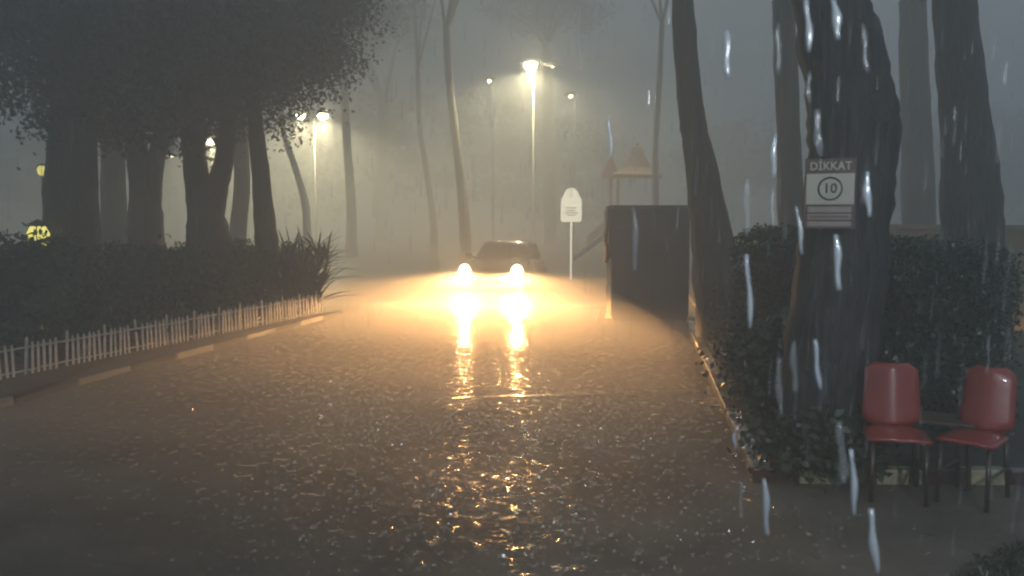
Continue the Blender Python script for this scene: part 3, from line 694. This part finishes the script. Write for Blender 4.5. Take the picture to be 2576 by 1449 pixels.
out += [(rr*math.cos(a), cz+rr*math.sin(a)) for a in np.linspace(.15, math.pi-.15, 14)]
out += [(-hw*.80, zb+(zt-zb)*.74), (-hw*.97, zb+(zt-zb)*.70), (-hw, zb+(zt-zb)*.66), (-hw, zb+.06)]
MB().prism(out, -.02, .02).build('sign_panel', M['sign_glow'], g)
em = MB()
for j in range(8):
    a = j*math.pi/4; em.add([(math.cos(a)*.02,-.024,cz+.02+math.sin(a)*.02),(math.cos(a+.25)*.055,-.024,cz+.02+math.sin(a+.25)*.055),(math.cos(a-.25)*.055,-.024,cz+.02+math.sin(a-.25)*.055)], [(0,1,2)])
em.build('emblem', M['grey_print'], g)
for zz, ww in ((.42, .5), (.34, .36), (.27, .62), (.20, .40)):
    mb = MB(); x = -hw*ww
    while x < hw*ww:
        wd = rnd.uniform(.012, .03); mb.box((x, -.024, zb+(zt-zb)*zz-.016), (min(x+wd, hw*ww), -.0212, zb+(zt-zb)*zz+.016)); x += wd+.008
    mb.build('text_row', M['grey_print'], g)

# ================================================================ WARNING SIGN ON THE TREE
pc = dp(2088, 487, 6.26); sx = 6.26/FPX
g = empty('warning_sign', pc); face(g, pc); tag(g, 'DİKKAT warning sign with 10 in a ring, nailed to the thick right trunk', 'sign')
hw, hh = 61*sx, 88*sx
MB().box((-hw, -.006, -hh), (hw, .012, hh)).build('backing_board', M['red_print'], g, bevel=.003)
def zz(y): return (487-y)*sx
MB().box((-hw*.93, -.0095, zz(514)), (hw*.93, -.0065, zz(437))).build('number_panel', M['plate'], g)
t = text_mesh('DİKKAT', .082); o = link('lettering', t, M['pink_print'] if False else M['plate'], g, (0, -.0085, zz(419))); o.rotation_euler = (R(90), 0, 0); o.scale = (.92, 1, 1)
t = text_mesh('10', .098); o = link('number', t, M['ink'], g, (0, -.0118, zz(475))); o.rotation_euler = (R(90), 0, 0)
mb = MB(); n = 32
for r0, r1 in ((.072, .086),):
    v = [(r0*math.cos(2*math.pi*i/n), -.0118, zz(475)+r0*math.sin(2*math.pi*i/n)) for i in range(n)]+[(r1*math.cos(2*math.pi*i/n), -.0118, zz(475)+r1*math.sin(2*math.pi*i/n)) for i in range(n)]
    mb.add(v, [(i, (i+1) % n, (i+1) % n+n, i+n) for i in range(n)])
mb.build('ring', M['ink'], g)
for a, b_, m_ in ((520, 534, 'pink_print'), (538, 552, 'pink_print'), (557, 569, 'pink_print')):
    pn = MB().box((-hw*.86, -.0095, zz(b_)), (hw*.84, -.0065, zz(a))).build('text_panel', M[m_], g)
    mb = MB(); x = -hw*.78
    while x < hw*.76:
        wd = rnd.uniform(.006, .014); mb.box((x, -.0115, zz((a+b_)/2)-.008), (x+wd, -.0098, zz((a+b_)/2)+.008)); x += wd+.006
    if a == 538: mb.build('text_row', M['red_print'], pn)
for xx, zq in ((-.9, .94), (.9, .94), (-.9, -.94), (.9, -.94)):
    MB().tube([(hw*xx, -.006, hh*zq), (hw*xx, -.011, hh*zq)], .005, 8).build('nail', M['steel'], g)

# ================================================================ PLAY TOWER
def play_tower():
    D = 32.0; s = D/FPX; q = dp(1602, 553, D); g = empty('play_tower', (q.x, q.y, .0)); face(g, q)
    tag(g, 'playground tower with orange peaked roof behind the cabinet', 'play tower')
    def X(px): return (px-1602)*s
    def Z(py): return CAM_H+(553-py)*s
    prof = [(1.0, 447), (1.02, 441), (.84, 436), (.62, 425), (.42, 408), (.30, 394), (.24, 380), (.19, 372), (.0, 369)]
    secs = []; hx = X(1662)
    for r, y in prof:
        r = max(r, .01)*hx; secs.append([(-r,-r,Z(y)),(0,-r*1.02,Z(y)),(r,-r,Z(y)),(r*1.02,0,Z(y)),(r,r,Z(y)),(0,r*1.02,Z(y)),(-r,r,Z(y)),(-r*1.02,0,Z(y))])
    MB().loft(secs).build('roof', M['roof_orange'], g)
    MB().tube([(0,0,Z(370)),(0,0,Z(360))], [.07,.03], 8).build('finial', M['toy_red'], g)
    for a in (-1, 1):
        for b in (-1, 1):
            MB().box((a*hx*.8-.045, b*hx*.8-.045, 0), (a*hx*.8+.045, b*hx*.8+.045, Z(444))).build('post', M['roof_orange'], g)
    MB().box((-hx*.9, -hx*.9, 1.15), (hx*.9, hx*.9, 1.23)).build('deck', M['wood'], g)
    for i in range(5):
        x0 = -hx*.68+i*hx*.34
        MB().box((x0-.05, -hx*.86, 1.24), (x0+.05, -hx*.80, 1.9)).build('railing_board', M['roof_orange'], g)
    # slide to the left
    secs = []
    for i in range(9):
        t = i/8; x = -hx*.9-1.5*t; z = 1.5-1.25*t+.12*t*t; y0 = -.25
        secs.append([(x, y0-.30, z+.18), (x, y0-.27, z+.18), (x, y0-.25, z+.02), (x, y0+.25, z+.02), (x, y0+.27, z+.18), (x, y0+.30, z+.18), (x, y0+.29, z-.04), (x, y0-.29, z-.04)])
    MB().loft(secs).build('slide', M['toy_blue'], g, smooth=True)
    secs = []
    for i in range(7):
        t = i/6; x = -hx*.9-1.0*t; z = 2.15-.9*t
        secs.append([(x, -.62, z), (x, -.58, z), (x, -.58, z-.35), (x, -.62, z-.35)])
    MB().loft(secs).build('side_chute_panel', M['roof_orange'], g)
    q2 = Vector((X(1535), .6, 0))
    MB().loft([[(q2.x+r*c, q2.y+r*e, z) for c, e in ((-1,-1),(1,-1),(1,1),(-1,1))] for r, z in ((.34, Z(445)), (.22, Z(420)), (.03, Z(392)))]).build('small_red_roof', M['toy_red'], g)
    MB().box((q2.x-.06, q2.y-.06, 0), (q2.x+.06, q2.y+.06, Z(445))).build('small_roof_post', M['toy_red'], g)
play_tower()

# ================================================================ RED CHAIRS AND SIDE TABLE
def chair(px, depth, rz, label, wd=.42, tilt=.14):
    q = dp(px, 1000, depth); g = empty('plastic_chair', (q.x, q.y, .0)); face(g, q); g.rotation_euler.z += rz
    tag(g, label, 'chair', 'red chairs beside the hedge')
    # backrest: a moulded shell with rounded corners, its back bowed
    def shell(w0, w1, z0, z1, bow, y0, y1, th=.018, nx=10, nz=10, rc=.07):
        mb = MB(); fr, bk = [], []
        for j in range(nz+1):
            v = j/nz; z = z0+(z1-z0)*v
            ins = 0
            dz = min(z-z0, z1-z)
            if dz < rc: ins = rc-math.sqrt(max(0, rc*rc-(rc-dz)**2))
            hw_ = (w0+(w1-w0)*v)/2-ins*.9
            for i in range(nx+1):
                uu_ = -1+2*i/nx; x = hw_*uu_; y = y0+(y1-y0)*v+bow*uu_*uu_
                y -= .010*math.exp(-(uu_*3.2)**2)
                fr.append((x, y, z)); bk.append((x, y+th, z))
        n = (nx+1)*(nz+1); mb.v = fr+bk
        for j in range(nz):
            for i in range(nx):
                a = j*(nx+1)+i; mb.f += [(a, a+1, a+nx+2, a+nx+1), (n+a, n+a+nx+1, n+a+nx+2, n+a+1)]
        for i in range(nx):
            mb.f += [(i, n+i, n+i+1, i+1), (nz*(nx+1)+i, nz*(nx+1)+i+1, n+nz*(nx+1)+i+1, n+nz*(nx+1)+i)]
        for j in range(nz):
            a = j*(nx+1); mb.f += [(a, a+nx+1, n+a+nx+1, n+a), (a+nx, n+a+nx, n+a+2*nx+1, a+2*nx+1)]
        return mb
    shell(wd*.98, wd*.86, .42, .85, -.0+.05, .20, .20+.09).build('backrest', M['redplastic'], g, smooth=True)
    s = shell(wd, wd*.98, 0, .42, 0, 0, 0, th=.02)
    s.v = [(x, -.22+z, .40+y+.02*math.cos(x*9)) for x, y, z in s.v]; s.build('seat', M['redplastic'], g, smooth=True)
    for a in (-1, 1):
        MB().tube([(a*wd*.42,-.19,0),(a*wd*.40,-.16,.40)], .016, 8).build('leg', M['wood'], g, smooth=True)
        MB().tube([(a*wd*.44,.25,0),(a*wd*.40,.19,.40)], .016, 8).build('leg', M['wood'], g, smooth=True)
        MB().tube([(a*wd*.43,-.17,.20),(a*wd*.43,.23,.20)], .010, 8).build('stretcher', M['wood'], g)
    return g
chair(2258, 5.85, R(8), 'red plastic chair with a squarish back, left of the pair', .40)
chair(2452, 5.75, R(-16), 'red plastic chair at the right, turned a little away, nearest the frame edge', .36)
q = dp(2372, 1000, 6.15); g = empty('side_table', (q.x, q.y, 0)); face(g, q); tag(g, 'small brown wooden table between the two red chairs', 'table')
for i in range(4): MB().box((-.20, -.17+i*.088, .44), (.20, -.17+i*.088+.080, .462)).build('plank', M['wood'], g, bevel=.004)
for a in (-1, 1):
    for b in (-1, 1): MB().tube([(a*.18, b*.14, 0), (a*.16, b*.13, .44)], .017, 8).build('leg', M['wood'], g)
    MB().box((a*.16-.012, -.13, .39), (a*.16+.012, .13, .438)).build('apron', M['wood'], g)

# ================================================================ RAIN
# crowns of splashing drops over the road, denser than anyone could count
SV = []
def splash(p, s):
    n = rnd.choice((3, 4, 5, 6)); a0 = rnd.uniform(0, 6.28)
    for j in range(n):
        a = a0+j*6.28/n+rnd.uniform(-.3, .3); w_ = s*rnd.uniform(.25, .6); h = s*rnd.uniform(.5, 1.5); r = s*rnd.uniform(.4, .8)
        c, e = math.cos(a), math.sin(a); b = Vector((p[0]+c*r, p[1]+e*r, p[2])); tt = Vector((-e, c, 0))
        o = Vector((c, e, 0))*s*.35
        SV.extend([b-tt*w_, b+tt*w_, b+o+tt*w_*.3+Vector((0,0,h)), b+o-tt*w_*.5+Vector((0,0,h*.7))])
def road_h(x, y): return max(road_z(x, y), .010 if y > pool_edge(x) else -9)
for i in range(5600):
    py = 1500-(1500-780)*rnd.random()**.55
    px = rnd.gauss(1240, 330+(py-740)*.30)
    if px < -50 or px > 2500 or (px < 420 and py > 1000 and rnd.random() < .75): continue
    q = at(px, py)
    if q.x > cx-.03 and q.y > c0.y-.05: continue
    if rnd.random() > math.exp(-(max(0, abs(px-1230)-330)/620)**2)*1.05: continue
    # outside the left kerb line only
    if (q-ka).dot(nrm) < .03 and q.y < kb.y: continue
    dist = q.length
    s = rnd.uniform(.004, .012)*(1+dist*.04)
    splash((q.x, q.y, road_h(q.x, q.y)), s)
for i in range(26000):
    py = rnd.uniform(792, 1130); px = rnd.gauss(1180, 330)
    q = at(px, py)
    if q.x > cx-.05 or (q-ka).dot(nrm) < .06: continue
    if rnd.random() < (py-900)/260: continue
    splash((q.x, q.y, road_h(q.x, q.y)), rnd.uniform(.006, .014))
tag(quads_np('rain_splashes', [tuple(v) for v in SV], M['splash']), 'countless little crowns of rain splashing on the wet road', 'splashes', kind='stuff')
# bead of splashes on the right kerb top
KV0 = len(SV); SV2 = SV; SV = []
for (xa, ya, xb, yb, n_) in ((1752, 888, 1788, 942, 90), (1818, 1036, 1896, 1172, 260)):
    for i in range(n_):
        t = rnd.random(); px = xa+(xb-xa)*t+rnd.uniform(-7, 7); q = at(px, ya+(yb-ya)*t, .10); splash((cx+rnd.uniform(-.01, .1), q.y, .098), rnd.uniform(.012, .028))
tag(quads_np('kerb_splashes', [tuple(v) for v in SV], M['splash']), 'golden beads of water splashing along the right kerb edge', 'splashes', kind='stuff')
# strings of water running off the eave over the viewer
DR = [ # x, y0, y1, width, bright, lean
 (1829,78,200,22,1,3),(1455,10,175,14,0,4),(1947,338,448,14,1,-5),(1958,60,185,12,0,0),(2033,0,130,20,1,8),(2104,0,98,26,1,12),(2176,60,180,14,0,12),
 (2058,275,392,22,0,10),(2183,432,545,22,1,6),(1879,450,590,14,0,0),(1884,640,825,16,1,10),(2012,520,640,12,1,14),(2107,590,730,22,1,8),(2056,855,980,14,1,14),
 (1960,900,1040,16,0,6),(1998,860,985,16,0,4),(2118,1060,1215,22,0,14),(2147,1130,1295,18,1,8),(1927,1205,1345,18,1,8),(1864,1210,1300,8,0,2),(2198,1280,1440,24,1,18),
 (1848,1085,1130,8,1,2),(1534,290,400,9,1,5),(1238,215,322,10,0,3),(1597,520,680,14,0,3),(1424,325,348,6,1,0),(2035,180,260,10,0,0),(1944,470,570,10,0,0),(2486,840,940,5,0,-8)]
# fine rain falling through the view
RV = []
for i in range(1100):
    D = 2.2+12*rnd.random()**1.3; p = dp(rnd.uniform(-50, 2620), rnd.uniform(-60, 1420), D)
    if p.z < .25: continue
    ln = rnd.uniform(.05, .13); r = .0009+.00022*D; dx = rnd.uniform(.0, .05)*ln; a = rnd.uniform(-.5, .5); c_, e_ = math.cos(a)*r, math.sin(a)*r
    RV += [(p.x-c_, p.y-e_, p.z), (p.x+c_, p.y+e_, p.z), (p.x+dx+c_*.3, p.y+e_*.3, p.z+ln), (p.x+dx-c_*.3, p.y-e_*.3, p.z+ln)]
tag(quads_np('rain', RV, M['rain']), 'fine rain falling everywhere through the view', 'rain', kind='stuff')
DL = ['fat bright string of rainwater left of the sign tree near the top', 'pale string of rainwater at the top edge, right of the tallest lamp',
 'bright curved string of rainwater left of the warning sign, higher than it', 'faint upright string of water at the top, between the fat bright one and the trunk',
 'long string of water high on the left of the nearest trunk', 'widest bright string of rainwater at the top middle of the sign tree', 'grey string of rainwater at the top on the right side of the sign tree',
 'pale string of rainwater just above the warning sign', 'bright string of rainwater just right of the warning sign', 'faint string of rainwater above the square clipped hedge', 'long bright string of rainwater in front of the square clipped hedge',
 'thin bright string of rainwater at the lower left corner of the warning sign', 'bright string of rainwater just under the warning sign', 'bright string of rainwater low on the sign tree trunk, above its foot',
 'dim long string of rainwater left of the sign tree foot', 'dim string of rainwater nearest left of the bright one at the trunk foot', 'wide pale string of rainwater between the sign tree foot and the left chair',
 'bright string of rainwater over the pale kerb stone', 'bright string of rainwater over the road below the kerb corner', 'hair thin string of rainwater over the road left of the brighter one', 'lowest string of rainwater, below the left red chair',
 'tiny bright drop string beside the right kerb', 'small bright string of rainwater left of the play tower roof', 'faint string of rainwater under the small white lamp', 'faint string of rainwater in front of the dark cabinet',
 'tiny drop right above the cream sign', 'short faint string of rainwater on the upper left edge of the sign tree', 'faint string of rainwater above the hedge, under the bright curved one', 'tiny string of rainwater over the wet hedge above the right chair']
for i, (x, y0, y1, wd, br, lean) in enumerate(DR):
    D = 2.9+rnd.uniform(-.25, .35); P = []; Rr = []
    c = dp(x, (y0+y1)/2, D); n = 9
    for k in range(n):
        t = k/(n-1); p = dp(x+lean*(t-.5)+2.2*math.sin(t*7+i), y0+(y1-y0)*t, D)
        P.append(p-c); Rr.append(wd*.5*D/FPX*(.72 if br else .9)*(math.sin(math.pi*min(.95, max(.07, t)))**.3)*(1+.25*math.sin(t*9+i*2)))
    o = MB().tube(P, Rr, 8, flat=.8).build('water_drip', M['drip'] if br else M['dripfaint'], None, smooth=True, loc=c)
    tag(o, DL[i], 'water drip', 'strings of rainwater before the view')
# the porch lamp behind the viewer that picks out the drips and chairs
lamp('SPOT', (2.2, -.6, 3.4), 520, (.82, .92, 1.0), .1, 70, .7, (R(68), 0, R(3)))

# ================================================================ HAZE
hz = MB().box((-79, -17, -1.9), (79, 104, 19.5)).build('haze', None)
m = bpy.data.materials.new('haze_air'); m.use_nodes = True; t = m.node_tree; t.nodes.clear()
o = t.nodes.new('ShaderNodeOutputMaterial'); v = t.nodes.new('ShaderNodeVolumePrincipled')
v.inputs['Color'].default_value = (.92, .93, .93, 1); v.inputs['Density'].default_value = HAZE; v.inputs['Anisotropy'].default_value = .55
t.links.new(v.outputs[0], o.inputs['Volume']); hz.data.materials.append(m); tag(hz, kind='stuff')

# low spray thrown up by the rain over the flooded road, thinning out towards its edges
def mist_row(y):
    t = (y-ka.y)/(kb.y-ka.y); xl = ka.x+(kb.x-ka.x)*min(1, max(-.2, t)); xl -= .2+sst(kb.y, kb.y+3, y)*9
    return xl, (.95 if y < 15.4 else .95+2.2*sst(15.4, 19, y))
mb = MB(); NX, NY = 26, 34; top_, bot_ = [], []
for j in range(NY+1):
    y = 4.2+j*(36-4.2)/NY; xl, xr = mist_row(y)
    for i in range(NX+1):
        u_ = i/NX; x = xl+(xr-xl)*u_; W_ = xr-xl
        h = .03+.92*sst(0, 2.6, u_*W_)*sst(0, 1.6, (1-u_)*W_)*sst(3.6, 8.5, y)*(.06+.94*sst(18.5, 12.0, y))*sst(36, 29, y) if y < 36 else .03
        top_.append((x, y, h+.05*math.sin(x*1.3+y*.8)*sst(.1, .5, h))); bot_.append((x, y, -.42))
n = (NX+1)*(NY+1); mb.v = top_+bot_
for j in range(NY):
    for i in range(NX):
        a = j*(NX+1)+i; mb.f += [(a, a+1, a+NX+2, a+NX+1), (n+a, n+a+NX+1, n+a+NX+2, n+a+1)]
for i in range(NX):
    b_ = NY*(NX+1)+i; mb.f += [(i, n+i, n+i+1, i+1), (b_, b_+1, n+b_+1, n+b_)]
for j in range(NY):
    a = j*(NX+1); mb.f += [(a, a+NX+1, n+a+NX+1, n+a), (a+NX, n+a+NX, n+a+2*NX+1, a+2*NX+1)]
m = bpy.data.materials.new('spray_air'); m.use_nodes = True; t = m.node_tree; t.nodes.clear()
o = t.nodes.new('ShaderNodeOutputMaterial'); v = t.nodes.new('ShaderNodeVolumePrincipled')
v.inputs['Color'].default_value = (.95, .94, .92, 1); v.inputs['Density'].default_value = .068; v.inputs['Anisotropy'].default_value = .68
t.links.new(v.outputs[0], o.inputs['Volume'])
tag(mb.build('spray_mist', m), 'low drifting spray over the flooded road', 'spray', kind='stuff')
